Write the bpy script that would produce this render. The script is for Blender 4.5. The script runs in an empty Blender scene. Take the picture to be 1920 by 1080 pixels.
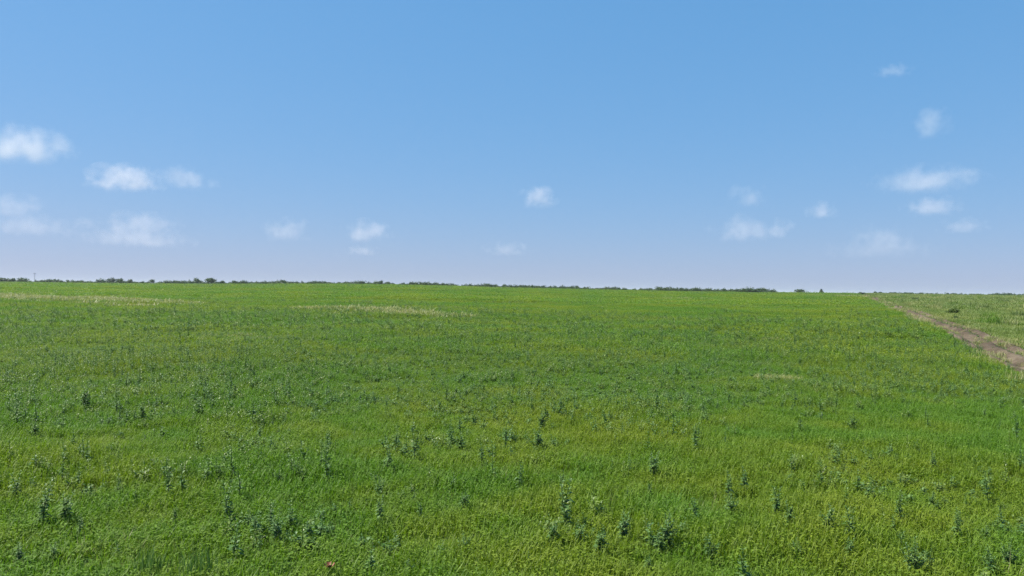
import bpy, math, random
import numpy as np
from mathutils import Matrix, Vector

R = math.radians
random.seed(7)
rng = np.random.default_rng(7)
sc = bpy.context.scene
COL = sc.collection

# ------------------------------------------------------------------ camera
EYE = 2.5                       # metres above the ground the camera stands over
F_PX = 1507.0                   # focal length in pixels of a 1920 wide picture
ROLL = R(0.75)
CX, CY = 960.0, 543.5
cam_data = bpy.data.cameras.new('camera')
cam_data.sensor_width = 36.0
cam_data.lens = 36.0 * F_PX / 1920.0
cam_data.shift_y = 3.5 / 1920.0
cam_data.clip_start = 0.1
cam_data.clip_end = 90000
cam = bpy.data.objects.new('camera', cam_data)
COL.objects.link(cam)
cam.location = (0, 0, EYE)
cam.rotation_euler = (Matrix.Rotation(R(90), 3, 'X') @ Matrix.Rotation(ROLL, 3, 'Z')).to_euler()
sc.camera = cam

# ------------------------------------------------------------------ sky and sun
SUN_EL, SUN_AZ = R(55), R(-84)     # azimuth from +Y (view direction), negative = to the left
world = bpy.data.worlds.new('World')
sc.world = world
world.use_nodes = True
wn = world.node_tree.nodes; wl = world.node_tree.links
wn.clear()
sky = wn.new('ShaderNodeTexSky'); sky.sky_type = 'NISHITA'; sky.sun_disc = False
sky.sun_elevation = SUN_EL; sky.sun_rotation = SUN_AZ
sky.altitude = 1500; sky.air_density = 1.6; sky.dust_density = 0.5; sky.ozone_density = 8.0
bg = wn.new('ShaderNodeBackground'); bg.inputs['Strength'].default_value = 0.10
wo = wn.new('ShaderNodeOutputWorld')
# the camera's tone and white balance for the sky: softer contrast, bluer
EXPOSURE = 1.15
sep = wn.new('ShaderNodeSeparateColor'); com = wn.new('ShaderNodeCombineColor')
wl.new(sky.outputs[0], sep.inputs[0])
for _i, (_g, _b) in enumerate(((0.735, 0.1140), (0.39, 0.2560), (0.313, 0.4380))):
    pw = wn.new('ShaderNodeMath'); pw.operation = 'POWER'; pw.inputs[1].default_value = _g
    mu = wn.new('ShaderNodeMath'); mu.operation = 'MULTIPLY'; mu.inputs[1].default_value = _b * 10.0 / 2 ** EXPOSURE
    wl.new(sep.outputs[_i], pw.inputs[0]); wl.new(pw.outputs[0], mu.inputs[0]); wl.new(mu.outputs[0], com.inputs[_i])
wl.new(com.outputs[0], bg.inputs[0]); wl.new(bg.outputs[0], wo.inputs[0])
sun_data = bpy.data.lights.new('sun', 'SUN')
sun_data.energy = 4.8; sun_data.angle = R(0.53); sun_data.color = (1.0, 0.95, 0.87)
sun = bpy.data.objects.new('sun', sun_data); COL.objects.link(sun)
sd = Vector((math.sin(SUN_AZ) * math.cos(SUN_EL), math.cos(SUN_AZ) * math.cos(SUN_EL), math.sin(SUN_EL)))
sun.rotation_euler = sd.to_track_quat('Z', 'Y').to_euler()
sun.location = (-40, -20, 60)

# ------------------------------------------------------------------ exposure, sampling
sc.view_settings.view_transform = 'Standard'
sc.view_settings.look = 'None'
sc.view_settings.exposure = EXPOSURE
sc.view_settings.gamma = 1.0
sc.view_settings.use_curve_mapping = False
sc.cycles.use_denoising = True
sc.cycles.denoiser = 'OPENIMAGEDENOISE'
sc.cycles.denoising_input_passes = 'RGB_ALBEDO_NORMAL'
sc.cycles.denoising_prefilter = 'NONE'
sc.cycles.max_bounces = 8
sc.cycles.diffuse_bounces = 3
sc.cycles.transmission_bounces = 4
sc.cycles.volume_bounces = 3
sc.cycles.transparent_max_bounces = 12

# ================================================================== helpers
def tag(o, label=None, cat=None, group=None, kind=None):
    if label: o['label'] = label
    if cat: o['category'] = cat
    if group: o['group'] = group
    if kind: o['kind'] = kind
    return o

def mesh_from(name, verts, faces, mat=None, smooth=False, shade=None):
    me = bpy.data.meshes.new(name)
    me.from_pydata([tuple(map(float, v)) for v in verts], [], faces)
    if mat: me.materials.append(mat)
    if smooth: me.polygons.foreach_set('use_smooth', [True] * len(me.polygons))
    if shade is not None:
        a = me.attributes.new('shade', 'FLOAT', 'POINT')
        a.data.foreach_set('value', np.asarray(shade, dtype=np.float32))
    me.update()
    return me

def link(name, me, parent=None, loc=(0, 0, 0)):
    o = bpy.data.objects.new(name, me)
    COL.objects.link(o)
    o.location = loc
    if parent: o.parent = parent
    return o

def empty(name, loc, rz=0.0, s=1.0):
    o = bpy.data.objects.new(name, None); COL.objects.link(o)
    o.location = loc; o.rotation_euler = (0, 0, rz); o.scale = (s, s, s)
    o.empty_display_size = 0.1
    return o

# cheap smooth 2-D noise (numpy), about -1..1
_g = rng.uniform(-1, 1, (256, 256))
def vnoise(x, y):
    x = np.asarray(x, float); y = np.asarray(y, float)
    xi = np.floor(x).astype(int); yi = np.floor(y).astype(int)
    fx = x - xi; fy = y - yi
    fx = fx * fx * (3 - 2 * fx); fy = fy * fy * (3 - 2 * fy)
    a = _g[xi & 255, yi & 255]; b = _g[(xi + 1) & 255, yi & 255]
    c = _g[xi & 255, (yi + 1) & 255]; d = _g[(xi + 1) & 255, (yi + 1) & 255]
    return (a * (1 - fx) + b * fx) * (1 - fy) + (c * (1 - fx) + d * fx) * fy
def fbm(x, y, o=3):
    s = 0; a = 1; t = 0
    for k in range(o):
        s = s + a * vnoise(x * 2 ** k + 17.3 * k, y * 2 ** k + 9.1 * k); t += a; a *= .55
    return s / t
def sstep(a, b, x):
    t = np.clip((np.asarray(x, float) - a) / (b - a), 0.0, 1.0)
    return t * t * (3 - 2 * t)

# ------------------------------------------------------------------ the lie of the land
def terrain(x, y):
    x = np.asarray(x, float); y = np.asarray(y, float)
    # a long gentle rise to a crest some 260 m out, a little higher on the left
    side = np.clip(x / np.maximum(np.abs(y), 40.0), -1, 1)
    grade = 0.0104 + 0.0038 * np.exp(-((side + 0.17) / 0.20) ** 2) + 0.0006 * sstep(-0.3, -0.6, side) - 0.0006 * sstep(0.40, 0.65, side)
    yy = np.clip(y, 0, None)
    rise = np.where(yy < 200, yy, 200 + 70 * (1 - np.exp(-(np.clip(yy, 200, None) - 200) / 70)))
    fall = sstep(290, 900, yy)
    z = grade * rise * (1 - fall) + 0.6 * fall
    und = 0.16 * vnoise(x / 17 + 3.1, y / 13 + 7.7) + 0.30 * vnoise(x / 46 + 1.2, y / 34)
    und = und * sstep(6, 45, np.hypot(x, y)) * (1 - 0.8 * sstep(110, 230, yy)) * (1 - sstep(330, 700, yy))
    return z + und + 0.02 * vnoise(x / 2.3, y / 2.3)

_cr, _sr = math.cos(ROLL), math.sin(ROLL)
def ray(px, py):
    u = (px - CX) / F_PX; v = (CY - py) / F_PX
    # camera axes in the world for a roll about the view axis
    xr = (_cr, 0, _sr); yr = (-_sr, 0, _cr)
    d = np.array([u * xr[0] + v * yr[0], 1.0, u * xr[2] + v * yr[2]])
    return d
def at(px, py, far=400.0):
    """ground point seen in direction of that picture point"""
    d = ray(px, py)
    t = np.concatenate([np.arange(2, 40, .02), np.arange(40, far, .2)])
    z = EYE + d[2] * t
    g = terrain(d[0] * t, d[1] * t)
    hit = np.nonzero(z <= g)[0]
    k = hit[0] if len(hit) else len(t) - 1
    return float(d[0] * t[k]), float(t[k])
def skyline(px, Y):
    """ground position straight below a picture column at distance Y"""
    u = (px - CX) / F_PX
    return u * Y, Y

# ------------------------------------------------------------------ track geometry in plan
_L = [at(*p) for p in ((1917, 694), (1850, 667), (1800, 647), (1760, 627), (1720, 606), (1690, 591), (1672, 578))]
_U = [at(*p) for p in ((1917, 661), (1867, 639), (1800, 616), (1750, 592), (1717, 579))]
def fit(pts):
    p = np.array(pts); A = np.c_[p[:, 1], np.ones(len(p))]; w = 1.0 / p[:, 1] ** 0.9
    k, c = np.linalg.lstsq(A * w[:, None], p[:, 0] * w, rcond=None)[0]
    return k, c
kL, cL = fit(_L); kU, cU = fit(_U)
print('TRACK', _L, _U, kL, cL, kU, cU)
TK = 0.5 * (kL + kU)
ym = 28.0
_xl, _xu = kL * ym + cL, kU * ym + cU
T_W = max(1.42, (_xu - _xl) / math.sqrt(1 + TK * TK))
T_C = 0.5 * (_xl + _xu) - TK * ym
print('TRACK width', T_W, 'slope', TK, T_C)
_tn = math.sqrt(1 + TK * TK)
def track_d(x, y):
    """signed distance from the middle of the track, positive to its right"""
    w = 0.25 * np.sin(np.asarray(y, float) / 19.0 + 1.0) + 0.12 * np.sin(np.asarray(y, float) / 6.3)
    return (np.asarray(x, float) - TK * np.asarray(y, float) - T_C) / _tn - w * sstep(20, 60, y)

# ================================================================== materials
def new_mat(name):
    m = bpy.data.materials.new(name); m.use_nodes = True
    n = m.node_tree.nodes; n.clear()
    return m, n, m.node_tree.links
def node(n, t, **kw):
    x = n.new(t)
    for k, v in kw.items():
        if k in x.inputs.keys(): x.inputs[k].default_value = v
        else: setattr(x, k, v)
    return x
def ramp(n, stops):
    r = n.new('ShaderNodeValToRGB')
    e = r.color_ramp.elements
    while len(e) < len(stops): e.new(0.5)
    for k, (p, c) in enumerate(stops):
        e[k].position = p; e[k].color = (*c, 1)
    return r
def mixc(n, l, a, b, f, mode='MIX'):
    m = n.new('ShaderNodeMix'); m.data_type = 'RGBA'; m.blend_type = mode
    for i, v in ((0, f), (6, a), (7, b)):
        if hasattr(v, 'links'): l.new(v, m.inputs[i])
        elif isinstance(v, tuple): m.inputs[i].default_value = (*v, 1)
        else: m.inputs[i].default_value = v
    return m.outputs[2]

def leaf_mat(name, cols, cols2, big=0.05, small=0.6, trans=0.35, rough=0.5, spec=0.4, lo=0.35, hi=0.65, vary=0.5):
    """plant material: hue drifts over the field with world position, each leaf has its own tone"""
    m, n, l = new_mat(name)
    geo = n.new('ShaderNodeNewGeometry')
    n1 = node(n, 'ShaderNodeTexNoise', Scale=big, Detail=3.0, Roughness=0.55)
    n2 = node(n, 'ShaderNodeTexNoise', Scale=small, Detail=2.0)
    l.new(geo.outputs['Position'], n1.inputs['Vector']); l.new(geo.outputs['Position'], n2.inputs['Vector'])
    at_ = n.new('ShaderNodeAttribute'); at_.attribute_name = 'shade'
    mr = node(n, 'ShaderNodeMapRange'); mr.inputs[1].default_value = lo; mr.inputs[2].default_value = hi
    add = node(n, 'ShaderNodeMath', operation='ADD'); sc_ = node(n, 'ShaderNodeMath', operation='MULTIPLY_ADD')
    l.new(n2.outputs['Fac'], sc_.inputs[0]); sc_.inputs[1].default_value = 0.35; sc_.inputs[2].default_value = -0.175
    l.new(n1.outputs['Fac'], add.inputs[0]); l.new(sc_.outputs[0], add.inputs[1])
    l.new(add.outputs[0], mr.inputs[0])
    r1 = ramp(n, [(0, cols[0]), (1, cols[1])]); r2 = ramp(n, [(0, cols2[0]), (1, cols2[1])])
    l.new(at_.outputs['Fac'], r1.inputs[0]); l.new(at_.outputs['Fac'], r2.inputs[0])
    c = mixc(n, l, r1.outputs[0], r2.outputs[0], mr.outputs[0])
    p = node(n, 'ShaderNodeBsdfPrincipled', Roughness=rough)
    p.inputs['Specular IOR Level'].default_value = spec
    l.new(c, p.inputs['Base Color'])
    tr = n.new('ShaderNodeBsdfTranslucent')
    c2 = mixc(n, l, c, (1.0, 1.15, 0.45), 1.0, 'MULTIPLY')
    l.new(c2, tr.inputs['Color'])
    ms = node(n, 'ShaderNodeMixShader'); ms.inputs[0].default_value = trans
    l.new(p.outputs[0], ms.inputs[1]); l.new(tr.outputs[0], ms.inputs[2])
    o = n.new('ShaderNodeOutputMaterial'); l.new(ms.outputs[0], o.inputs[0])
    return m

# (tone range) for the greener and for the yellower stretches of the field
M_GRASS = leaf_mat('grass_blades', [(0.062, 0.142, 0.012), (0.138, 0.245, 0.024)],
                   [(0.105, 0.158, 0.010), (0.215, 0.275, 0.026)], big=0.11, small=0.9, trans=0.4, rough=0.55, spec=0.2, lo=0.42, hi=0.60)
M_WEED = leaf_mat('weed_leaves', [(0.042, 0.108, 0.022), (0.138, 0.230, 0.074)],
                  [(0.056, 0.120, 0.020), (0.158, 0.240, 0.064)], big=0.3, small=2.0, trans=0.28, rough=0.5, spec=0.28)
M_HERB = leaf_mat('pale_herb_leaves', [(0.090, 0.160, 0.025), (0.190, 0.260, 0.060)],
                  [(0.110, 0.170, 0.030), (0.210, 0.270, 0.070)], big=0.3, small=2.0, trans=0.35, rough=0.42, spec=0.4)
M_MEADOW = leaf_mat('meadow_blades', [(0.080, 0.140, 0.018), (0.155, 0.215, 0.036)],
                    [(0.145, 0.180, 0.038), (0.255, 0.275, 0.078)], big=0.22, small=0.5, trans=0.3, lo=0.42, hi=0.66)
M_STRAW = leaf_mat('dry_straw', [(0.15, 0.19, 0.05), (0.26, 0.28, 0.10)],
                   [(0.24, 0.23, 0.09), (0.36, 0.33, 0.15)], big=0.3, small=1.5, trans=0.3)
M_BUSH = leaf_mat('bush_leaves', [(0.022, 0.056, 0.014), (0.058, 0.105, 0.024)],
                  [(0.032, 0.066, 0.015), (0.075, 0.120, 0.028)], big=0.1, small=0.6, trans=0.2)
M_SCRUB = leaf_mat('scrub_leaves', [(0.040, 0.085, 0.016), (0.095, 0.150, 0.030)], [(0.060, 0.095, 0.016), (0.125, 0.165, 0.032)], big=0.1, small=0.6, trans=0.3)
M_STEM = leaf_mat('green_stems', [(0.05, 0.10, 0.03), (0.09, 0.14, 0.05)], [(0.07, 0.10, 0.03), (0.12, 0.15, 0.06)], trans=0.1)
M_BARK = leaf_mat('bark', [(0.06, 0.045, 0.03), (0.10, 0.08, 0.06)], [(0.07, 0.055, 0.04), (0.12, 0.10, 0.075)], trans=0.0)

def ground_mat():
    m, n, l = new_mat('field_ground')
    geo = n.new('ShaderNodeNewGeometry')
    n1 = node(n, 'ShaderNodeTexNoise', Scale=0.07, Detail=5.0)
    n2 = node(n, 'ShaderNodeTexNoise', Scale=1.8, Detail=6.0, Roughness=0.7)
    for q in (n1, n2): l.new(geo.outputs['Position'], q.inputs['Vector'])
    r1 = ramp(n, [(0.35, (0.040, 0.078, 0.010)), (0.65, (0.085, 0.112, 0.016))])
    r2 = ramp(n, [(0.38, (0.040, 0.034, 0.018)), (0.62, (0.075, 0.110, 0.016))])
    l.new(n1.outputs['Fac'], r1.inputs[0]); l.new(n2.outputs['Fac'], r2.inputs[0])
    c = mixc(n, l, r1.outputs[0], r2.outputs[0], 0.45)
    p = node(n, 'ShaderNodeBsdfPrincipled', Roughness=0.95); p.inputs['Specular IOR Level'].default_value = 0.15
    l.new(c, p.inputs['Base Color'])
    b = node(n, 'ShaderNodeBump', Strength=0.8, Distance=0.08); l.new(n2.outputs['Fac'], b.inputs['Height']); l.new(b.outputs[0], p.inputs['Normal'])
    o = n.new('ShaderNodeOutputMaterial'); l.new(p.outputs[0], o.inputs[0])
    return m
M_GROUND = ground_mat()

def soil_mat():
    m, n, l = new_mat('track_soil')
    geo = n.new('ShaderNodeNewGeometry')
    n1 = node(n, 'ShaderNodeTexNoise', Scale=0.45, Detail=5.0, Roughness=0.6)
    n2 = node(n, 'ShaderNodeTexNoise', Scale=5.0, Detail=6.0, Roughness=0.7)
    for q in (n1, n2): l.new(geo.outputs['Position'], q.inputs['Vector'])
    r1 = ramp(n, [(0.3, (0.054, 0.043, 0.030)), (0.5, (0.100, 0.078, 0.054)), (0.72, (0.150, 0.124, 0.088))])
    l.new(n1.outputs['Fac'], r1.inputs[0])
    r2 = ramp(n, [(0.35, (0.55, 0.5, 0.45)), (0.6, (1, 1, 1))]); l.new(n2.outputs['Fac'], r2.inputs[0])
    c = mixc(n, l, r1.outputs[0], r2.outputs[0], 0.8, 'MULTIPLY')
    p = node(n, 'ShaderNodeBsdfPrincipled', Roughness=0.95); p.inputs['Specular IOR Level'].default_value = 0.1
    l.new(c, p.inputs['Base Color'])
    b = node(n, 'ShaderNodeBump', Strength=1.0, Distance=0.06); l.new(n2.outputs['Fac'], b.inputs['Height']); l.new(b.outputs[0], p.inputs['Normal'])
    o = n.new('ShaderNodeOutputMaterial'); l.new(p.outputs[0], o.inputs[0])
    return m
M_SOIL = soil_mat()

# ================================================================== the ground sheet
def grid_mesh(name, xs, ys, zf, mat):
    X, Y = np.meshgrid(xs, ys)
    Z = zf(X, Y)
    V = np.stack([X.ravel(), Y.ravel(), Z.ravel()], 1)
    nx, ny = len(xs), len(ys)
    i = np.arange(nx * ny).reshape(ny, nx)
    Fq = np.stack([i[:-1, :-1].ravel(), i[:-1, 1:].ravel(), i[1:, 1:].ravel(), i[1:, :-1].ravel()], 1)
    return mesh_from(name, V, Fq.tolist(), mat, smooth=True)

def spaced(a, fine, far, grow):
    v = [0.0]; s = fine
    while v[-1] < far:
        if v[-1] > a: s *= grow
        v.append(v[-1] + s)
    return np.array(v)
_sx = spaced(60, 1.0, 4500, 1.055)
_xs = np.concatenate([-_sx[:0:-1], _sx])
_sy = spaced(120, 0.8, 7000, 1.05)
_ys = np.concatenate([-spaced(10, 2.0, 400, 1.3)[:0:-1], _sy])
ground = link('field_ground', grid_mesh('field_ground', _xs, _ys, terrain, M_GROUND))
tag(ground, 'wide gently rising green field reaching the skyline', 'field', kind='structure')

# ------------------------------------------------------------------ the dirt track
def track_mesh():
    ys = np.arange(6, 262, 0.2)
    us = np.linspace(-1, 1, 31) * (T_W * 0.5 + 0.35)
    V = []; 
    for y in ys:
        w = (0.25 * math.sin(y / 19.0 + 1.0) + 0.12 * math.sin(y / 6.3)) * float(sstep(20, 60, y))
        cx = TK * y + T_C + w * _tn
        x = cx + us / _tn
        yv = y - us * TK / _tn
        h = T_W * 0.5
        prof = (0.035 - 0.10 * np.exp(-((us + h * .55) / .22) ** 2) - 0.10 * np.exp(-((us - h * .60) / .20) ** 2)
                + 0.06 * np.exp(-((us - .08) / .2) ** 2) + 0.06 * np.exp(-((np.abs(us) - h) / .22) ** 2))
        edge = sstep(h + 0.05, h + 0.34, np.abs(us))
        lump = 0.03 * vnoise(us * 2.3 + 9, y * .5) + 0.035 * vnoise(x * 4.1 + 5, yv * 4.1) + 0.03 * vnoise(x * 9.1, yv * 9.1 + 3)
        z = terrain(x, yv) + 0.075 + (prof + lump) * (1 - edge) - edge * 0.14
        V.append(np.stack([x, yv, z], 1))
    V = np.concatenate(V); nx, ny = len(us), len(ys)
    i = np.arange(nx * ny).reshape(ny, nx)
    Fq = np.stack([i[:-1, :-1].ravel(), i[:-1, 1:].ravel(), i[1:, 1:].ravel(), i[1:, :-1].ravel()], 1)
    return mesh_from('dirt_track', V, Fq.tolist(), M_SOIL, smooth=True)
track = link('dirt_track', track_mesh())
tag(track, 'rutted brown dirt track along the right edge of the field', 'track', kind='structure')

# ================================================================== scattering (uncountable plants)
def scatter(name, P, rz, s, idx, sources, label, cat, tilt=None):
    me = bpy.data.meshes.new(name)
    me.from_pydata([tuple(p) for p in P], [], [])
    a = me.attributes.new('rot', 'FLOAT_VECTOR', 'POINT')
    rot = np.zeros((len(P), 3), np.float32); rot[:, 2] = rz
    if tilt is not None: rot[:, :2] = tilt
    a.data.foreach_set('vector', rot.ravel())
    a = me.attributes.new('scl', 'FLOAT_VECTOR', 'POINT')
    s = np.asarray(s, np.float32)
    if s.ndim == 1: s = np.repeat(s[:, None], 3, 1)
    a.data.foreach_set('vector', s.ravel())
    a = me.attributes.new('pick', 'INT', 'POINT'); a.data.foreach_set('value', np.asarray(idx, np.int32))
    o = link(name, me)
    g = bpy.data.node_groups.new(name + '_nodes', 'GeometryNodeTree')
    g.interface.new_socket('Geometry', in_out='INPUT', socket_type='NodeSocketGeometry')
    g.interface.new_socket('Geometry', in_out='OUTPUT', socket_type='NodeSocketGeometry')
    N, L = g.nodes, g.links
    gi = N.new('NodeGroupInput'); go = N.new('NodeGroupOutput')
    iop = N.new('GeometryNodeInstanceOnPoints')
    jn = N.new('GeometryNodeGeometryToInstance')
    for so in sources:
        oi = N.new('GeometryNodeObjectInfo'); oi.inputs['Object'].default_value = so
        L.new(oi.outputs['Geometry'], jn.inputs[0])
    def attr(nm, t):
        x = N.new('GeometryNodeInputNamedAttribute'); x.data_type = t; x.inputs['Name'].default_value = nm
        return x.outputs['Attribute']
    L.new(gi.outputs[0], iop.inputs['Points']); L.new(jn.outputs[0], iop.inputs['Instance'])
    iop.inputs['Pick Instance'].default_value = True
    L.new(attr('pick', 'INT'), iop.inputs['Instance Index'])
    e2r = N.new('FunctionNodeEulerToRotation')
    L.new(attr('rot', 'FLOAT_VECTOR'), e2r.inputs[0]); L.new(e2r.outputs[0], iop.inputs['Rotation'])
    L.new(attr('scl', 'FLOAT_VECTOR'), iop.inputs['Scale'])
    L.new(iop.outputs[0], go.inputs[0])
    md = o.modifiers.new('scatter', 'NODES'); md.node_group = g
    tag(o, label, cat, kind='stuff')
    return o

def blades(n, size, hmin, hmax, w, lean, seed, leafy=0.0, mat=M_GRASS, name='tuft'):
    """a square patch of n bent grass blades, some short leaflets among them"""
    r = np.random.default_rng(seed)
    V, Fc, S = [], [], []
    for k in range(n):
        x, y = r.uniform(-size / 2, size / 2, 2)
        a = r.uniform(0, 2 * math.pi); h = r.uniform(hmin, hmax) * (0.75 + 0.5 * r.random())
        dx, dy = math.cos(a), math.sin(a); sx, sy = -dy, dx
        b = len(V); s = float(np.clip(r.normal(0.5, 0.24), 0, 1))
        if r.random() < leafy:       # small clover-like leaflet on top of the sward
            zz = h * r.uniform(0.5, 1.0); q = w * r.uniform(1.6, 2.8); t = r.uniform(-0.5, 0.7)
            V += [(x, y, zz), (x + dx * q + sx * q * .55, y + dy * q + sy * q * .55, zz + q * t),
                  (x + dx * q * 2, y + dy * q * 2, zz + q * t * 1.3), (x + dx * q - sx * q * .55, y + dy * q - sy * q * .55, zz + q * t)]
            Fc.append((b, b + 1, b + 2, b + 3)); S += [s] * 4
        else:
            ln = h * r.uniform(0.15, lean)
            ww = w * r.uniform(0.7, 1.2)
            V += [(x - sx * ww / 2, y - sy * ww / 2, -0.02), (x + sx * ww / 2, y + sy * ww / 2, -0.02),
                  (x + dx * ln * .35 + sx * ww * .42, y + dy * ln * .35 + sy * ww * .42, h * .62),
                  (x + dx * ln * .35 - sx * ww * .42, y + dy * ln * .35 - sy * ww * .42, h * .62),
                  (x + dx * ln, y + dy * ln, h)]
            Fc += [(b, b + 1, b + 2, b + 3), (b + 3, b + 2, b + 4)]; S += [s] * 5
    me = mesh_from(name, V, Fc, mat, shade=S)
    return bpy.data.objects.new(name, me)

def leafy_plant_data(seed, h=0.42, nleaf=34, spread=0.10, leaf=0.055, branches=3):
    """upright broad-leaved weed: (stem verts/faces, leaf verts/faces)"""
    r = np.random.default_rng(seed)
    SV, SF, SS, LV, LF, LS = [], [], [], [], [], []
    def stem(p0, p1, r0, r1):
        b = len(SV); p0 = np.array(p0); p1 = np.array(p1)
        for p, rr in ((p0, r0), ((p0 + p1) / 2 + r.normal(0, .006, 3), (r0 + r1) / 2), (p1, r1)):
            for k in range(4):
                a = k * math.pi / 2
                SV.append((p[0] + rr * math.cos(a), p[1] + rr * math.sin(a), p[2])); SS.append(0.5)
        for q in range(2):
            for k in range(4):
                SF.append((b + q * 4 + k, b + q * 4 + (k + 1) % 4, b + q * 4 + 4 + (k + 1) % 4, b + q * 4 + 4 + k))
        SF.append((b + 8, b + 9, b + 10, b + 11))
    def leafq(p, a, el, ln, wd, s):
        d = np.array([math.cos(a) * math.cos(el), math.sin(a) * math.cos(el), math.sin(el)])
        sd_ = np.array([-math.sin(a), math.cos(a), 0])
        dn = np.array([0, 0, -ln * .22])
        b = len(LV); p = np.array(p)
        LV.extend([p, p + d * ln * .45 + sd_ * wd / 2 + (0, 0, wd * .15), p + d * ln * .45 - sd_ * wd / 2 + (0, 0, wd * .15),
                   p + d * ln * .45, p + d * ln + dn])
        LF.extend([(b, b + 3, b + 1), (b, b + 2, b + 3), (b + 3, b + 4, b + 1), (b + 3, b + 2, b + 4)]); LS.extend([s] * 5)
    lean = r.uniform(-.12, .12, 2)
    top = np.array([lean[0] * h, lean[1] * h, h])
    shoots = [((0, 0, -0.03), top)]
    for k in range(branches):
        t = r.uniform(.12, .5); a = r.uniform(0, 2 * math.pi)
        p0 = top * t; ln = h * r.uniform(.3, .55)
        shoots.append((p0, p0 + np.array([math.cos(a) * spread * r.uniform(.5, 1.2), math.sin(a) * spread * r.uniform(.5, 1.2), ln])))
    for k, (p0, p1) in enumerate(shoots):
        stem(p0, p1, .006 if k == 0 else .004, .0025)
        m = nleaf if k == 0 else int(nleaf * .55)
        for q in range(m):
            t = (q + r.random()) / m
            p = np.array(p0) + (np.array(p1) - np.array(p0)) * (.08 + .92 * t)
            a = q * 2.4 + r.uniform(-.5, .5); sz = leaf * (1.25 - .75 * t) * r.uniform(.7, 1.25)
            leafq(p, a, r.uniform(-.15, .75) + .35 * t, sz, sz * r.uniform(.38, .62), float(np.clip(r.normal(.5, .28), 0, 1)))
    return (SV, SF, SS), (LV, LF, LS)

# source patches (data only, drawn through the scatters)
G_NEAR = [blades(620, 0.62, 0.08, 0.17, 0.0075, 0.9, 100 + k, leafy=0.30) for k in range(6)]
G_MID = [blades(900, 1.5, 0.09, 0.19, 0.016, 0.9, 200 + k, leafy=0.30) for k in range(5)]
G_FAR = [blades(900, 3.6, 0.12, 0.24, 0.05, 0.9, 300 + k, leafy=0.2) for k in range(5)]
G_EDGE = [blades(170, 0.62, 0.09, 0.19, 0.016, 0.9, 250 + k, leafy=0.3) for k in range(4)]
MD_EDGE = [blades(130, 0.62, 0.10, 0.24, 0.016, 0.9, 450 + k, mat=M_MEADOW) for k in range(4)]
MD_MID = [blades(700, 1.5, 0.10, 0.26, 0.016, 0.9, 400 + k, mat=M_MEADOW) for k in range(5)]
MD_FAR = [blades(700, 3.6, 0.14, 0.32, 0.05, 0.9, 500 + k, mat=M_MEADOW) for k in range(5)]
ST_SRC = [blades(150, 0.8, 0.12, 0.30, 0.014, 1.1, 600 + k, mat=M_STRAW) for k in range(4)]
TUS = [blades(130, 0.7, 0.22, 0.46, 0.018, 1.1, 690 + k, mat=(M_MEADOW, M_STRAW, M_GRASS, M_SCRUB)[k % 4]) for k in range(8)]
ST_THIN = [blades(22, 0.7, 0.25, 0.50, 0.007, 0.8, 670 + k, mat=M_STRAW) for k in range(4)]
ST_FAR = [blades(220, 2.2, 0.20, 0.42, 0.05, 1.1, 650 + k, mat=M_STRAW) for k in range(4)]

def weed_object(seed, mat=M_WEED, **kw):
    (a, b, c), (d, e, f) = leafy_plant_data(seed, **kw)
    V = list(a) + list(d); Fc = list(b) + [tuple(i + len(a) for i in q) for q in e]
    return bpy.data.objects.new('weed_source', mesh_from('weed_source', V, Fc, mat, shade=list(c) + list(f)))
W_SRC = [weed_object(700 + k, M_HERB if k in (1, 4) else M_WEED, h=0.18 + .05 * (k % 3), nleaf=16, spread=.10, leaf=.066, branches=3) for k in range(6)]
S_SRC = [weed_object(760 + k, M_WEED if k % 3 else M_HERB, h=0.27 + .05 * (k % 3), nleaf=20, spread=.03, leaf=.062, branches=k % 3) for k in range(7)]
W_MID = [weed_object(730 + k, M_WEED if k % 2 else M_HERB, h=0.18 + .06 * (k % 3), nleaf=16, spread=.13, leaf=.082, branches=4) for k in range(8)]

TAN = 960 / F_PX * 1.02
def in_view(x, y, margin):
    return np.abs(x) < TAN * np.maximum(y, 0) + margin

def lattice(y0, y1, step, margin, seed, jitter=0.5):
    r = np.random.default_rng(seed)
    ys = np.arange(y0, y1, step)
    P = []
    for y in ys:
        xm = TAN * max(y, 0) + margin
        xs = np.arange(-xm, xm, step)
        P.append(np.stack([xs, np.full_like(xs, y)], 1))
    P = np.concatenate(P)
    return P + r.uniform(-jitter, jitter, P.shape) * step
def finish(P, r, smin, smax, nsrc, sink=0.0):
    z = terrain(P[:, 0], P[:, 1]) - sink
    s = r.uniform(smin, smax, len(P))
    hz = s * (1.0 + 0.45 * fbm(P[:, 0] / 1.6 + 3, P[:, 1] / 2.0, 2) + 0.30 * fbm(P[:, 0] / 9.0, P[:, 1] / 9.0 + 50, 2))
    return (np.c_[P, z], r.uniform(0, 2 * math.pi, len(P)), np.stack([s, s, hz], 1), r.integers(0, nsrc, len(P)))

HALF = T_W * 0.5
def on_field(P, m=0.0): return track_d(P[:, 0], P[:, 1]) < -(HALF - 0.05) - m
def on_meadow(P, m=0.0): return track_d(P[:, 0], P[:, 1]) > (HALF - 0.05) + m

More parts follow.
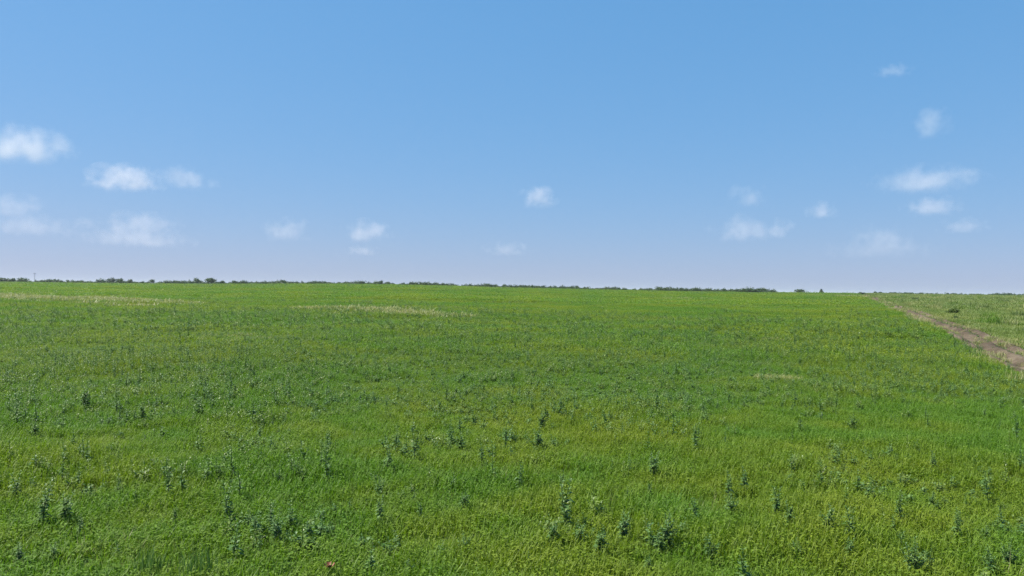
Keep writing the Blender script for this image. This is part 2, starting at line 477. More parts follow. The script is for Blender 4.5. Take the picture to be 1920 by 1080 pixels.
# how weedy the sward is at a place, 0..1
WEEDY = [at(150, 655) + (11, 7), at(60, 610) + (14, 10), at(620, 640) + (9, 6), at(430, 640) + (7, 6), at(1000, 640) + (14, 10),
         at(600, 605) + (20, 12), at(250, 780) + (4.5, 2.0), at(560, 850) + (2.6, 1.2), at(1000, 740) + (8, 2.5), at(1720, 640) + (6, 6),
         at(1750, 730) + (5, 2.0), at(900, 610) + (18, 10), at(1620, 920) + (1.2, .6), at(760, 930) + (1.2, .9), at(520, 1010) + (.7, .6),
         at(860, 690) + (7, 3), at(330, 700) + (6, 3), at(1080, 985) + (.8, .6), at(200, 900) + (1.8, 1.0)]
def weediness(x, y):
    w = 0.34 + 0.55 * fbm(x / 6.0 + 40, y / 9.0 + 11, 3) + 0.42 * fbm(x / 1.1, y / 1.5, 2)
    for (wx, wy, rx, ry) in WEEDY:
        w = w + 0.68 * np.exp(-(((x - wx) / rx) ** 2 + ((y - wy) / ry) ** 2))
    return np.clip(w, 0, 1)

r_ = np.random.default_rng(11)
P = lattice(1.0, 27, 0.40, 3.5, 1); P = P[on_field(P, .28)]
a = finish(P, r_, 0.8, 1.2, len(G_NEAR))
scatter('grass', *a, G_NEAR, 'short fine green grass covering the near part of the field', 'grass')
P = lattice(26, 92, 0.85, 6, 2); P = P[on_field(P, .75)]
scatter('grass', *finish(P, r_, 0.85, 1.25, len(G_MID)), G_MID, 'green grass over the middle of the field', 'grass')
P = lattice(90, 300, 2.1, 12, 3); P = P[on_field(P, 1.6)]
scatter('grass', *finish(P, r_, 0.85, 1.3, len(G_FAR)), G_FAR, 'distant green grass below the skyline', 'grass')
P = lattice(20, 150, 0.42, 4, 41); d = track_d(P[:, 0], P[:, 1])
P = P[(d < -HALF - .28) & (d > -HALF - np.where(P[:, 1] < 90, 1.4, 3.0)) & ((P[:, 1] > 26) | (d < -99))]
scatter('grass', *finish(P, r_, 0.8, 1.2, len(G_EDGE)), G_EDGE, 'green grass at the left edge of the dirt track', 'grass')
# low broad-leaved weeds grown through the sward
P = lattice(5.5, 34, 0.18, 3, 4); P = P[on_field(P, .1)]
k = r_.random(len(P)) < (0.45 + 0.35 * sstep(9, 20, P[:, 1])) * sstep(0.33, 0.92, weediness(P[:, 0], P[:, 1])); P = P[k]
print('WEEDS near', len(P))
scatter('low_weeds', *finish(P, r_, 0.6, 1.2, len(W_SRC)), W_SRC, 'low dark broad-leaved weeds growing through the near grass', 'weeds')
P = lattice(33, 170, 0.46, 6, 5); P = P[on_field(P, .2)]
k = r_.random(len(P)) < 1.0 * sstep(0.26, 0.85, weediness(P[:, 0], P[:, 1])) * (1 - 0.35 * sstep(80, 165, P[:, 1])); P = P[k]
print('WEEDS far', len(P))
scatter('low_weeds', *finish(P, r_, 0.7, 1.5, len(W_MID)), W_MID, 'patches of dark weeds in the middle distance of the field', 'weeds')
P = lattice(165, 262, 1.1, 8, 17); P = P[on_field(P, .6)]
k = r_.random(len(P)) < 0.85 * sstep(0.15, 0.75, weediness(P[:, 0] / 2.5, P[:, 1] / 2.5)); P = P[k]
scatter('low_weeds', *finish(P, r_, 1.2, 2.3, len(W_MID)), W_MID, 'far dark weeds in the field just below the skyline', 'weeds')
# slim sprigs standing a little above the sward
P = lattice(6, 60, 0.5, 3, 15); P = P[on_field(P, .1)]
k = r_.random(len(P)) < 0.50 * (0.40 + 0.9 * sstep(0.2, 0.8, weediness(P[:, 0], P[:, 1]))); P = P[k]
scatter('sprigs', *finish(P, r_, 0.5, 1.3, len(S_SRC)), S_SRC, 'small slim sprigs scattered through the grass', 'weeds')
P = lattice(5, 30, 0.6, 2, 16); P = P[on_field(P, .1)]
k = r_.random(len(P)) < 0.22 * sstep(-.1, .6, fbm(P[:, 0] / 2.2 + 9, P[:, 1] / 1.4, 2)); P = P[k]
scatter('dry_grass', *finish(P, r_, 0.22, 0.6, len(ST_THIN)), ST_THIN, 'scattered dead straw stems in the near grass', 'grass')
# meadow to the right of the track
P = lattice(14, 150, 0.42, 4, 42); d = track_d(P[:, 0], P[:, 1])
P = P[(d > HALF + .22) & (d < HALF + np.where(P[:, 1] < 80, 1.4, 3.0))]
scatter('meadow_grass', *finish(P, r_, 0.8, 1.2, len(MD_EDGE)), MD_EDGE, 'meadow grass at the right edge of the dirt track', 'grass')
P = lattice(8, 80, 0.85, 8, 6); P = P[on_meadow(P, .75)]
scatter('meadow_grass', *finish(P, r_, 0.7, 1.3, len(MD_MID)), MD_MID, 'rough yellow-green meadow grass to the right of the track', 'grass')
P = lattice(80, 300, 2.1, 14, 7); P = P[on_meadow(P, 1.6)]
scatter('meadow_grass', *finish(P, r_, 0.8, 1.4, len(MD_FAR)), MD_FAR, 'distant pale meadow grass right of the track', 'grass')
P = lattice(14, 200, 1.3, 8, 18); P = P[on_meadow(P, .5)]
k = r_.random(len(P)) < 0.6 * sstep(0.0, 0.55, fbm(P[:, 0] / 3.5 + 70, P[:, 1] / 4.5, 2)); P = P[k]
scatter('meadow_tussocks', *finish(P, r_, 0.6, 1.7, len(TUS)), TUS, 'pale and green rough tussocks dotted over the meadow', 'grass')
# dry grass along both edges and on the middle ridge of the track
P = lattice(8, 150, 0.42, 6, 8); d = track_d(P[:, 0], P[:, 1])
pr = 0.6 * np.exp(-((np.abs(d) - HALF - .1) / .28) ** 2) + 0.14 * np.exp(-((d - .05) / .20) ** 2)
k = r_.random(len(P)) < pr * (0.55 + 0.6 * vnoise(P[:, 0] / 2.5, P[:, 1] / 2.5)); P = P[k]
scatter('dry_grass', *finish(P, r_, 0.5, 1.0, len(ST_SRC), -0.06), ST_SRC, 'dry straw-coloured grass fringing the ruts of the track', 'grass')
P = lattice(10, 120, 0.30, 6, 9); d = track_d(P[:, 0], P[:, 1])
k = r_.random(len(P)) < 0.95 * np.exp(-((d - .10) / .16) ** 2) * sstep(-.6, .2, vnoise(P[:, 0] / 1.7, P[:, 1] / 1.7)); P = P[k]
scatter('track_weeds', *finish(P, r_, 0.5, 1.0, len(W_SRC), -0.07), W_SRC, 'dark low weeds along the middle ridge of the track', 'weeds')
# pale dry strips out in the field
def strip(p0, p1, wid, n, seed):
    r = np.random.default_rng(seed)
    A, B = np.array(at(*p0)), np.array(at(*p1))
    t = r.random(n); Q = A + (B - A) * t[:, None]
    Q[:, 1] += r.normal(0, wid, n); Q[:, 0] += r.normal(0, wid * .6, n)
    return Q
P = np.concatenate([strip((-40, 556), (190, 566), 2.6, 300, 21), strip((150, 565), (330, 572), 2.5, 50, 22),
                    strip((560, 581), (760, 586), 0.7, 50, 23), strip((660, 588), (900, 598), 0.9, 30, 24),
                    strip((1260, 562), (1330, 563), 3.0, 40, 25), strip((1545, 556), (1612, 558), 3.5, 150, 27)])
P = P[on_field(P, .3)]
scatter('dry_grass', *finish(P, r_, 0.55, 1.0, len(ST_FAR)), ST_FAR, 'pale dry grass in strips across the far field', 'grass')
P = np.concatenate([strip((1430, 716), (1490, 717), .12, 16, 31), strip((1420, 640), (1480, 645), .4, 14, 32), strip((370, 633), (520, 640), .8, 60, 33)])
scatter('dry_grass', *finish(P, r_, 0.5, 0.9, len(ST_SRC)), ST_SRC, 'small pale dry tufts in the middle of the field', 'grass')

# ================================================================== single weeds in front
def ordinal(k): return {1: 'leftmost', 2: 'second from the left', 3: 'third from the left', 4: 'fourth from the left', 5: 'fifth from the left'}.get(k, '%dth from the left' % k)
WV = []
for k in range(8):
    st, lf = leafy_plant_data(900 + k, h=0.44, nleaf=36 if k % 2 else 32, spread=[.06, .12, .10, .05][k % 4], leaf=[.074, .070, .085, .066][k % 4], branches=[3, 6, 4, 2][k % 4])
    WV.append((mesh_from('stem', st[0], st[1], M_STEM, shade=st[2]), mesh_from('foliage', lf[0], lf[1], M_WEED, shade=lf[2])))
FORM = ['slim', 'bushy', 'broad-leaved', 'spindly']
WEEDS = [  # picture x, y of the foot, height in picture pixels, form
 (25, 945, 58, 0), (80, 992, 78, 0), (120, 988, 62, 1), (148, 1018, 52, 3), (220, 938, 36, 2), (257, 948, 28, 2), (316, 943, 62, 3),
 (327, 988, 40, 3), (430, 988, 85, 0), (465, 1002, 40, 3), (35, 1064, 48, 2), (100, 1060, 44, 1), (65, 828, 44, 1), (155, 775, 52, 1),
 (205, 806, 30, 1), (268, 796, 42, 1), (385, 745, 36, 0), (504, 1000, 58, 0), (516, 1026, 66, 1), (520, 917, 42, 1), (555, 908, 48, 1),
 (612, 908, 68, 0), (580, 1022, 42, 2), (725, 892, 54, 0), (780, 872, 64, 3), (715, 935, 44, 1), (710, 992, 62, 3), (790, 987, 42, 0),
 (868, 966, 46, 2), (860, 855, 44, 2), (905, 884, 52, 3), (828, 1058, 40, 1), (872, 1044, 44, 1), (972, 928, 58, 0), (1008, 852, 54, 1),
 (1052, 930, 46, 3), (1062, 1004, 104, 0), (1034, 1030, 54, 2), (1088, 1028, 52, 1), (1122, 1052, 64, 2), (1165, 1026, 66, 1), (1176, 948, 34, 3),
 (1225, 904, 54, 1), (1217, 938, 36, 3), (1257, 1042, 76, 1), (1303, 992, 54, 0), (1338, 1062, 56, 2), (1367, 948, 62, 3), (1396, 932, 54, 3),
 (1372, 978, 54, 1), (1240, 1052, 50, 2), (1454, 972, 58, 0), (1482, 1002, 60, 3), (1548, 1012, 66, 2), (1592, 1024, 72, 0),
 (1590, 1054, 44, 1), (1686, 986, 62, 0), (1745, 957, 34, 2), (1672, 1006, 36, 0), (1708, 1086, 78, 1), (1792, 1022, 60, 0), (1845, 1027, 42, 2),
 (1888, 1074, 64, 1), (1856, 1082, 54, 2), (1750, 890, 42, 3), (1850, 905, 30, 2), (1490, 1054, 44, 1), (1740, 1076, 46, 1), (1600, 812, 38, 1),
 (1145, 800, 34, 1), (1020, 812, 42, 1), (770, 1084, 34, 2), (990, 1076, 40, 3), (440, 748, 34, 3), (215, 718, 30, 0), (1212, 1082, 40, 2)]
ROWS = [(1035, 2000, 'in the front row'), (980, 1035, 'in the second row'),
        (925, 980, 'in the third row'), (840, 925, 'in the fourth row back'), (0, 840, 'in the farthest row')]
for (y0, y1, where) in ROWS:
    row = sorted([w for w in WEEDS if y0 <= w[1] < y1])
    for k, (px, py, hp, fm) in enumerate(row):
        x, y = at(px, py)
        hm = hp / F_PX * y
        v = fm + 4 * random.randint(0, 1)
        z = float(terrain(x, y))
        root = empty('weed', (x, y, z), random.uniform(0, 6.28), hm / 0.42)
        root.scale = (hm / .42 * random.uniform(.85, 1.15),) * 2 + (hm / .42,)
        link('stem', WV[v][0], root); link('foliage', WV[v][1], root)
        size = 'tall' if hp > 58 else 'short' if hp < 42 else 'mid-sized'
        tag(root, '%s %s blue-green weed %s, %s' % (size, FORM[fm], where, ordinal(k + 1)), 'weed', 'single weeds standing out of the grass')

# clumps of upright reedy stalks at the bottom left
def stalks(seed, n, size, h):
    r = np.random.default_rng(seed); V, Fc, S = [], [], []
    for k in range(n):
        x, y = r.normal(0, size / 2.6, 2); hh = h * r.uniform(.35, 1.0) * math.exp(-(x * x + y * y) / size ** 2 * 1.2); lx, ly = r.normal(0, .09, 2) * hh; w = r.uniform(.003, .0055)
        a = r.uniform(-.5, .5); b = len(V); c_, s_ = math.cos(a) * w, math.sin(a) * w
        V += [(x - c_, y - s_, -.03), (x + c_, y + s_, -.03), (x + lx * .5 + c_ * .8, y + ly * .5 + s_, hh * .55), (x + lx * .5 - c_ * .8, y + ly * .5 - s_, hh * .55), (x + lx * 1.3, y + ly * 1.3, hh)]
        Fc += [(b, b + 1, b + 2, b + 3), (b + 3, b + 2, b + 4)]; S += [float(r.random())] * 5
    return V, Fc, S
for seed, px, py, hp, sz, n, lab in ((31, 275, 1084, 78, .26, 90, 'clump of upright reedy stalks at the bottom edge, left of its twin'),
                                     (32, 372, 1090, 84, .30, 110, 'dense clump of upright reedy stalks at the bottom edge, right of its twin')):
    x, y = at(px, py); hm = hp / F_PX * y
    V, Fc, S = stalks(seed, n, sz, hm)
    o = empty('reed_clump', (x, y, float(terrain(x, y))))
    tag(link('stalks', mesh_from('stalks', V, Fc, M_WEED, shade=S), o), kind='stuff')
    tag(o, lab, 'reeds', 'reedy clumps at the bottom edge')

# ------------------------------------------------------------------ the red poppy
def simple_mat(name, col, rough=.6, spec=.3, trans=0.0):
    m, n, l = new_mat(name)
    geo = n.new('ShaderNodeNewGeometry'); nz = node(n, 'ShaderNodeTexNoise', Scale=60.0, Detail=3.0); l.new(geo.outputs['Position'], nz.inputs['Vector'])
    r = ramp(n, [(.3, tuple(c * .8 for c in col)), (.7, tuple(min(1, c * 1.15) for c in col))]); l.new(nz.outputs['Fac'], r.inputs[0])
    p = node(n, 'ShaderNodeBsdfPrincipled', Roughness=rough); p.inputs['Specular IOR Level'].default_value = spec
    l.new(r.outputs[0], p.inputs['Base Color'])
    o = n.new('ShaderNodeOutputMaterial'); l.new(p.outputs[0], o.inputs[0])
    return m
M_PETAL = simple_mat('poppy_petal', (0.15, 0.055, 0.022)); M_HEART = simple_mat('poppy_heart', (0.03, 0.035, 0.02))
x, y = at(617, 1094); pop = empty('poppy', (x, y, float(terrain(x, y))))
tag(pop, 'single red poppy flower in the grass at the bottom edge', 'poppy')
ph = 30 / F_PX * y
st = [(c * .003, s * .003, z) for z in (-.03, ph * .5, ph) for c, s in ((1, 0), (0, 1), (-1, 0), (0, -1))]
link('stem', mesh_from('stem', st, [(q * 4 + k, q * 4 + (k + 1) % 4, q * 4 + 4 + (k + 1) % 4, q * 4 + 4 + k) for q in range(2) for k in range(4)], M_STEM, shade=[.5] * 12), pop)
for k in range(4):
    a0 = k * math.pi / 2 + .3; V = [(0, 0, ph)]; Fc = []
    for q in range(3):
        for j in range(5):
            aa = a0 + (j - 2) * .26; rr = .014 + .015 * q
            V.append((rr * math.cos(aa), rr * math.sin(aa), ph + .004 + .011 * q * q * .6 + .003 * math.sin(j * 2.1 + k)))
    for j in range(4): Fc.append((0, 1 + j, 2 + j))
    for q in range(2):
        for j in range(4): b = 1 + q * 5 + j; Fc.append((b, b + 5, b + 6, b + 1))
    link('petal', mesh_from('petal', V, Fc, M_PETAL, smooth=True), pop)
V = [(0, 0, ph + .02)] + [(.008 * math.cos(k), .008 * math.sin(k), ph + .012) for k in np.arange(0, 6.28, 1.05)]
link('seed_head', mesh_from('seed_head', V, [(0, 1 + k, 1 + (k + 1) % 6) for k in range(6)], M_HEART), pop)

# ================================================================== the skyline: bushes, hedgerow, pole
def bush_data(seed, w=1.0, h=1.0, n=420, pointed=False, leaf=.075):
    r = np.random.default_rng(seed)
    lob = [(r.uniform(-.34, .34) * w, r.uniform(-.3, .3) * w, h * r.uniform(.22, .64), r.uniform(.22, .36)) for _ in range(6)]
    V, Fc, S = [], [], []
    for k in range(n):
        if pointed:
            t = r.random() ** 1.4; rr = .36 * w * (1 - t) * math.sqrt(r.random()) + .03; a = r.uniform(0, 6.28)
            p = np.array([rr * math.cos(a), rr * math.sin(a), h * (.12 + .88 * t)]); s = .5
        else:
            L = lob[r.integers(0, len(lob))]; d = r.normal(0, 1, 3); d /= np.linalg.norm(d); d *= L[3] * r.random() ** .4
            p = np.array([L[0] + d[0] * w, L[1] + d[1] * w, max(.03, L[2] + d[2] * h)]); s = .5
        u = r.normal(0, 1, 3); u /= np.linalg.norm(u); v = np.cross(u, r.normal(0, 1, 3)); v /= np.linalg.norm(v)
        q = leaf * r.uniform(.6, 1.3); b = len(V)
        V += [p - u * q, p + v * q * .6, p + u * q, p - v * q * .6]; Fc.append((b, b + 1, b + 2, b + 3)); S += [float(np.clip(r.normal(.5, .3), 0, 1))] * 4
    TV, TF, TS = [], [], []
    for k in range(3 if not pointed else 1):
        tx, ty = (r.uniform(-.15, .15, 2) if not pointed else (0, 0)); b = len(TV); rt = .025
        for zz, ss, m in ((-.05, 1, .5), (.3 * h, .75, 1), (.6 * h, .3, 1.6)):
            for j in range(5):
                a = j * 2 * math.pi / 5; TV.append((tx * m + rt * ss * math.cos(a), ty * m + rt * ss * math.sin(a), zz)); TS.append(.5)
        for q in range(2):
            for j in range(5): TF.append((b + q * 5 + j, b + q * 5 + (j + 1) % 5, b + q * 5 + 5 + (j + 1) % 5, b + q * 5 + 5 + j))
    return (TV, TF, TS), (V, Fc, S)
BV = []
for k in range(7):
    t, f = bush_data(40 + k, pointed=(k == 6))
    BV.append((mesh_from('trunk', t[0], t[1], M_BARK, shade=t[2]), mesh_from('crown', f[0], f[1], M_BUSH, shade=f[2])))
BM = []
for k in range(5):
    t, f = bush_data(80 + k, n=520)
    BM.append((mesh_from('trunk', t[0], t[1], M_BARK, shade=t[2]), mesh_from('crown', f[0], f[1], M_SCRUB, shade=f[2])))
B_SRC = []
for k in range(4):
    t, f = bush_data(60 + k, h=.9, n=260)
    B_SRC.append(bpy.data.objects.new('hedge_source', mesh_from('hedge_source', f[0], f[1], M_BUSH, shade=f[2])))

def height_for(px, top, Y):
    d = ray(px, top)
    return EYE + d[2] * Y
BUSHES = [  # picture x, y of the top, width in pixels, distance, variant, what singles it out
 (6, 519, 18, 275, 0, 'dark bush on the skyline at the left edge of the picture'),
 (22, 520, 14, 276, 1, 'small dark bush on the skyline, second from the left edge'),
 (42, 520, 16, 277, 2, 'low bush on the skyline just left of the thin grey pole'),
 (100, 523, 18, 277, 3, 'flat low bush on the skyline right of the thin grey pole'),
 (192, 521, 16, 270, 4, 'leftmost bush of the dense dark group on the left skyline'),
 (209, 519, 12, 271, 5, 'middle bush of the dense dark group on the left skyline'),
 (225, 520, 16, 270, 0, 'rightmost bush of the dense dark group on the left skyline'),
 (244, 522, 9, 274, 1, 'tiny upright bush just right of the dense dark skyline group'),
 (285, 523, 10, 274, 2, 'tiny bush on the skyline midway between the dark group and the tall round bush'),
 (313, 525, 16, 276, 3, 'low rounded bush on the left skyline before the pair of tall bushes'),
 (368, 520, 20, 280, 4, 'greyer tall bush left of the tallest round bush on the left skyline'),
 (395, 519, 22, 272, 5, 'tallest round dark bush on the left skyline'),
 (415, 526, 13, 276, 0, 'small bush just right of the tallest round skyline bush'),
 (443, 525, 20, 276, 1, 'wide dark bush on the skyline second right of the tallest round bush'),
 (460, 527, 13, 277, 2, 'small bush at the right end of the tall skyline group'),
 (517, 531, 14, 277, 3, 'small bush just left of the wide dark bush standing alone on the skyline'),
 (544, 527, 26, 274, 4, 'wide dark bush standing alone on the skyline left of centre'),
 (583, 530, 16, 277, 5, 'low bush on the skyline just right of the wide lone bush'),
 (618, 528, 16, 276, 0, 'dark bush on the skyline, third from the end of the left hedge'),
 (656, 531, 10, 277, 1, 'tiny bush on the skyline, second from the end of the left hedge'),
 (676, 529, 16, 276, 2, 'dark bush at the right end of the left hedge'),
 (1285, 543, 14, 262, 3, 'dark bush at the left end of the right-hand hedge'),
 (1345, 544, 16, 263, 4, 'low dark bush in the middle of the right-hand hedge'),
 (1402, 541, 40, 262, 5, 'widest dark bush of the right-hand hedge'),
 (1434, 547, 18, 262, 0, 'low bush at the right end of the right-hand hedge'),
 (1500, 541, 22, 300, 1, 'dome-shaped bluish bush alone on the skyline right of centre'),
 (1540, 542, 13, 290, 6, 'small pointed tree on the skyline left of the track'),
 (1616, 553, 12, 240, 2, 'small dark bush where the track meets the skyline'),
 (1702, 548, 28, 285, 3, 'wide bush on the skyline right of the far end of the track'),
 (1834, 552, 30, 285, 4, 'dark bush on the far right skyline above the meadow'),
 (1876, 553, 36, 286, 5, 'broad dark bush on the skyline at the right edge'),
]
for (px, top, wp, Y, v, lab) in BUSHES:
    x, y = skyline(px, Y)
    g = float(terrain(x, y)); h = max(0.9, height_for(px, top, Y) - g) / (0.95 if v != 6 else 1.0)
    w = wp / F_PX * Y * 1.15
    root = empty('bush' if v != 6 else 'small_tree', (x, y, g), random.uniform(0, 6.28))
    root.scale = (w, w, h)
    link('trunk', BV[v][0], root); link('crown', BV[v][1], root)
    tag(root, lab, 'bush' if v != 6 else 'tree', 'bushes along the skyline')
for (px, py, wp, hp, v, lab) in ((1787, 591, 28, 15, 0, 'dark green bush in the meadow beside the track'), (1789, 602, 16, 10, 1, 'low bush in the meadow just below the dark one beside the track'),
                                 (1775, 563, 16, 7, 2, 'small dark bush in the meadow near its far edge'), (1888, 569, 14, 8, 3, 'small bush in the meadow at the right edge'),
                                 (1714, 564, 14, 8, 4, 'small bush in the meadow close to the far end of the track')):
    x, y = at(px, py)
    root = empty('bush', (x, y, float(terrain(x, y))), random.uniform(0, 6.28))
    root.scale = (wp / F_PX * y * 1.1,) * 2 + (hp / F_PX * y * 1.1,)
    link('trunk', BM[v][0], root); link('crown', BM[v][1], root)
    tag(root, lab, 'bush', 'bushes in the meadow')
# the low unbroken hedge between them
HP, HS = [], []
for px in np.arange(-60, 1990, 2.2):
    left = px < 1230
    Yh = (279 if left else 266) + random.uniform(-4, 4)
    if 1455 < px < 1640: 
        continue
    if px >= 1640: Yh = 292 + random.uniform(-6, 6)
    x, y = skyline(px, Yh)
    hh = (1.75 if left else 2.15 if px < 1460 else 1.5) * (0.62 + 0.30 * float(vnoise(px / 31, 3.3)) + .22 * float(vnoise(px / 7, 8.3)) + .5 * random.random() ** 2)
    HP.append((x, y, float(terrain(x, y)) - .1)); ww = random.uniform(1.2, 2.6); HS.append((ww, ww, max(.5, hh)))
HP = np.array(HP)
scatter('hedgerow', HP, np.random.default_rng(5).uniform(0, 6.28, len(HP)), np.array(HS), np.random.default_rng(6).integers(0, 4, len(HP)), B_SRC,
        'low dark green hedgerow along the skyline', 'hedge')
# thin pole on the left skyline
M_POLE = simple_mat('weathered_pole', (0.30, 0.30, 0.31), .8)
x, y = skyline(65, 300); g = float(terrain(x, y)); pole = empty('utility_pole', (x, y, g)); hgt = height_for(65, 511, 300) - g
def prism(pts, r0, r1, n=8):
    V = [(p[0] + r * math.cos(a), p[1] + r * math.sin(a), p[2]) for p, r in zip(pts, (r0, r1)) for a in np.arange(n) * 2 * math.pi / n]
    return V, [(k, (k + 1) % n, n + (k + 1) % n, n + k) for k in range(n)] + [tuple(range(n, 2 * n))]
link('post', mesh_from('post', *prism(((0, 0, -.2), (0, 0, hgt)), .09, .06), M_POLE), pole)
V = [(sx * .5, sy * .05, hgt - .35 + sz * .06) for sx in (-1, 1) for sy in (-1, 1) for sz in (-1, 1)]
V = [(a, b - .11, c) for a, b, c in V]
link('crossarm', mesh_from('crossarm', V, [(0, 1, 3, 2), (4, 6, 7, 5), (0, 4, 5, 1), (2, 3, 7, 6), (0, 2, 6, 4), (1, 5, 7, 3)], M_POLE), pole)
tag(pole, 'thin grey pole rising above the far left skyline', 'pole')

# ================================================================== clouds
def cloud_mat():
    m, n, l = new_mat('cloud_vapour')
    tc = n.new('ShaderNodeTexCoord'); oi = n.new('ShaderNodeObjectInfo')
    ad = n.new('ShaderNodeAttribute'); ad.attribute_type = 'OBJECT'; ad.attribute_name = 'vapour'
    # object space: unit ball, flat bottom below z = -0.35
    mp = node(n, 'ShaderNodeVectorMath', operation='MULTIPLY_ADD'); l.new(tc.outputs['Object'], mp.inputs[0])
    l.new(oi.outputs['Random'], mp.inputs[2]); cb = n.new('ShaderNodeCombineXYZ'); asp = n.new('ShaderNodeAttribute'); asp.attribute_type = 'OBJECT'; asp.attribute_name = 'aspect'
    l.new(asp.outputs['Fac'], cb.inputs[0]); l.new(asp.outputs['Fac'], cb.inputs[1]); cb.inputs[2].default_value = 1.0; l.new(cb.outputs[0], mp.inputs[1])
    sclr = node(n, 'ShaderNodeVectorMath', operation='SCALE'); 
    l.new(oi.outputs['Random'], sclr.inputs[0]); sclr.inputs['Scale'].default_value = 37.0
    l.new(sclr.outputs[0], mp.inputs[2])
    nz = node(n, 'ShaderNodeTexNoise', Scale=1.25, Detail=4.0, Roughness=0.52); l.new(mp.outputs[0], nz.inputs['Vector'])
    ln = node(n, 'ShaderNodeVectorMath', operation='LENGTH'); l.new(tc.outputs['Object'], ln.inputs[0])
    sx = n.new('ShaderNodeSeparateXYZ'); l.new(tc.outputs['Object'], sx.inputs[0])
    fl = node(n, 'ShaderNodeMapRange'); l.new(sx.outputs['Z'], fl.inputs[0])
    fl.inputs[1].default_value = -0.75; fl.inputs[2].default_value = -0.25; fl.interpolation_type = 'SMOOTHSTEP'
    m1 = node(n, 'ShaderNodeMath', operation='MULTIPLY_ADD'); l.new(nz.outputs['Fac'], m1.inputs[0]); m1.inputs[1].default_value = 2.6; m1.inputs[2].default_value = -0.50
    m2 = node(n, 'ShaderNodeMath', operation='SUBTRACT'); l.new(m1.outputs[0], m2.inputs[0]); l.new(ln.outputs['Value'], m2.inputs[1])
    m3 = node(n, 'ShaderNodeMapRange'); l.new(m2.outputs[0], m3.inputs[0]); m3.inputs[1].default_value = 0.0; m3.inputs[2].default_value = 0.95; m3.interpolation_type = 'SMOOTHSTEP'
    m3.clamp = True
    m4 = node(n, 'ShaderNodeMath', operation='MULTIPLY'); l.new(m3.outputs[0], m4.inputs[0]); l.new(fl.outputs[0], m4.inputs[1])
    m5 = node(n, 'ShaderNodeMath', operation='MULTIPLY'); l.new(m4.outputs[0], m5.inputs[0]); l.new(ad.outputs['Fac'], m5.inputs[1])
    v = node(n, 'ShaderNodeVolumePrincipled'); v.inputs['Color'].default_value = (1.0, .955, .94, 1); v.inputs['Anisotropy'].default_value = 0.0
    l.new(m5.outputs[0], v.inputs['Density'])
    o = n.new('ShaderNodeOutputMaterial'); l.new(v.outputs[0], o.inputs['Volume'])
    return m
M_CLOUD = cloud_mat()
import bmesh
bm = bmesh.new(); bmesh.ops.create_icosphere(bm, subdivisions=3, radius=1.0)
cm = bpy.data.meshes.new('cloud'); bm.to_mesh(cm); bm.free(); cm.materials.append(M_CLOUD)
BASE_ALT = 1050.0
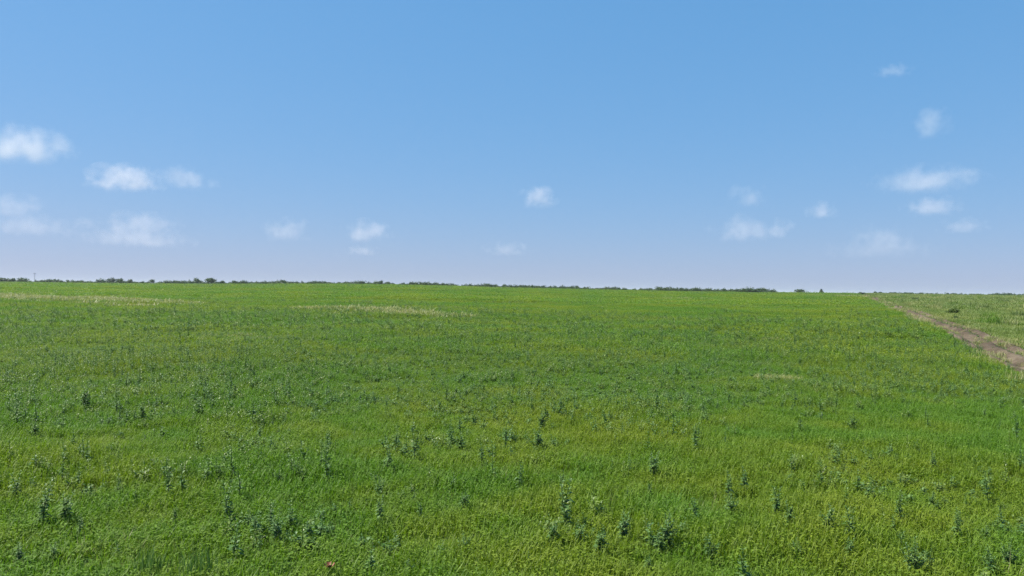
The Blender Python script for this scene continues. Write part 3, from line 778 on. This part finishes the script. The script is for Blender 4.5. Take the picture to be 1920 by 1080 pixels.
CLOUDS = [  # picture x, y, width, height, thickness, label
 (48, 275, 175, 82, 1.0, 'largest bright white cumulus cut by the left edge of the sky'),
 (235, 337, 150, 54, 1.0, 'bright puffy white cloud below and right of the largest cloud'),
 (348, 337, 125, 46, .35, 'thin ragged cloud trailing right of the bright puffy cloud'),
 (32, 388, 110, 56, .4, 'hazy cloud low at the left edge under the largest cloud'),
 (262, 420, 150, 44, .35, 'flat faint cloud low above the left field'),
 (158, 420, 54, 26, .2, 'tiny faint wisp left of the flat faint cloud'),
 (540, 434, 95, 50, .45, 'small soft cloud low over the left hedge'),
 (688, 437, 100, 46, .55, 'small white cloud low, left of the sky centre'),
 (680, 471, 70, 22, .2, 'thin wisp just below the small white cloud left of centre'),
 (1010, 372, 76, 46, .85, 'compact bright cloud near the middle of the sky'),
 (1403, 371, 76, 50, .28, 'faint ragged cloud above the pinkish low pair right of centre'),
 (1395, 431, 135, 56, .35, 'broad hazy low cloud, left of the low pair right of centre'),
 (1463, 432, 62, 40, .35, 'small low cloud, right of the low pair right of centre'),
 (1539, 396, 72, 34, .4, 'small flat cloud alone between the low pair and the right-hand stack'),
 (1736, 340, 205, 54, .38, 'long flat cloud, widest of the right-hand stack'),
 (1746, 389, 115, 42, .42, 'cloud just under the long flat one on the right'),
 (1745, 234, 86, 60, .42, 'small cone-shaped cloud high on the right'),
 (1675, 133, 80, 26, .16, 'faintest highest wisp at the upper right'),
 (1806, 425, 90, 34, .22, 'faint cloud lowest at the far right'),
 (1655, 451, 120, 56, .26, 'hazy pinkish cloud low above the track'),
 (952, 469, 100, 28, .16, 'very faint low wisp near the sky centre'),
 (255, 448, 230, 40, .20, 'long pale bank of haze-like cloud under the flat faint cloud'),
 (60, 425, 190, 44, .20, 'pale low bank at the left edge below the hazy cloud'),
 (1640, 470, 230, 40, .06, 'long pale bank just above the skyline left of the track'),

]
for (px, py, wp, hp, th, lab) in CLOUDS:
    d = ray(px, py); el = d[2] / math.hypot(d[0], d[1])
    dist = BASE_ALT / max(el, .02)
    k = dist / math.hypot(d[0], d[1])
    c = np.array([0, 0, EYE]) + d * k
    rx = wp / F_PX * k * .5 * 1.12; rz = hp / F_PX * k * .5 * 1.32
    o = link('cloud', cm, None, c); o.scale = (rx, rx * .8, rz)
    o.rotation_euler = (0, 0, -math.atan2(d[0], d[1]))
    o['vapour'] = th * 0.56 / rz; o['aspect'] = rx / rz
    tag(o, lab, 'cloud', 'small fair-weather clouds')

# ================================================================== the air over the fields
def haze():
    m, n, l = new_mat('haze_air')
    v = node(n, 'ShaderNodeVolumePrincipled', Density=0.00016); v.inputs['Color'].default_value = (.86, .92, 1.0, 1); v.inputs['Anisotropy'].default_value = 0.2
    o = n.new('ShaderNodeOutputMaterial'); l.new(v.outputs[0], o.inputs['Volume'])
    gx, gy0, gy1 = float(_xs[-1]) + 20, float(_ys[0]) - 20, float(_ys[-1]) + 20
    V = [(sx * gx, yy, zz) for sx in (-1, 1) for yy in (gy0, gy1) for zz in (-3.0, 12.0)]
    me = mesh_from('haze', V, [(0, 1, 3, 2), (4, 6, 7, 5), (0, 4, 5, 1), (2, 3, 7, 6), (0, 2, 6, 4), (1, 5, 7, 3)], m)
    tag(link('haze', me), 'thin bluish summer haze over the fields', 'haze', kind='stuff')
haze()
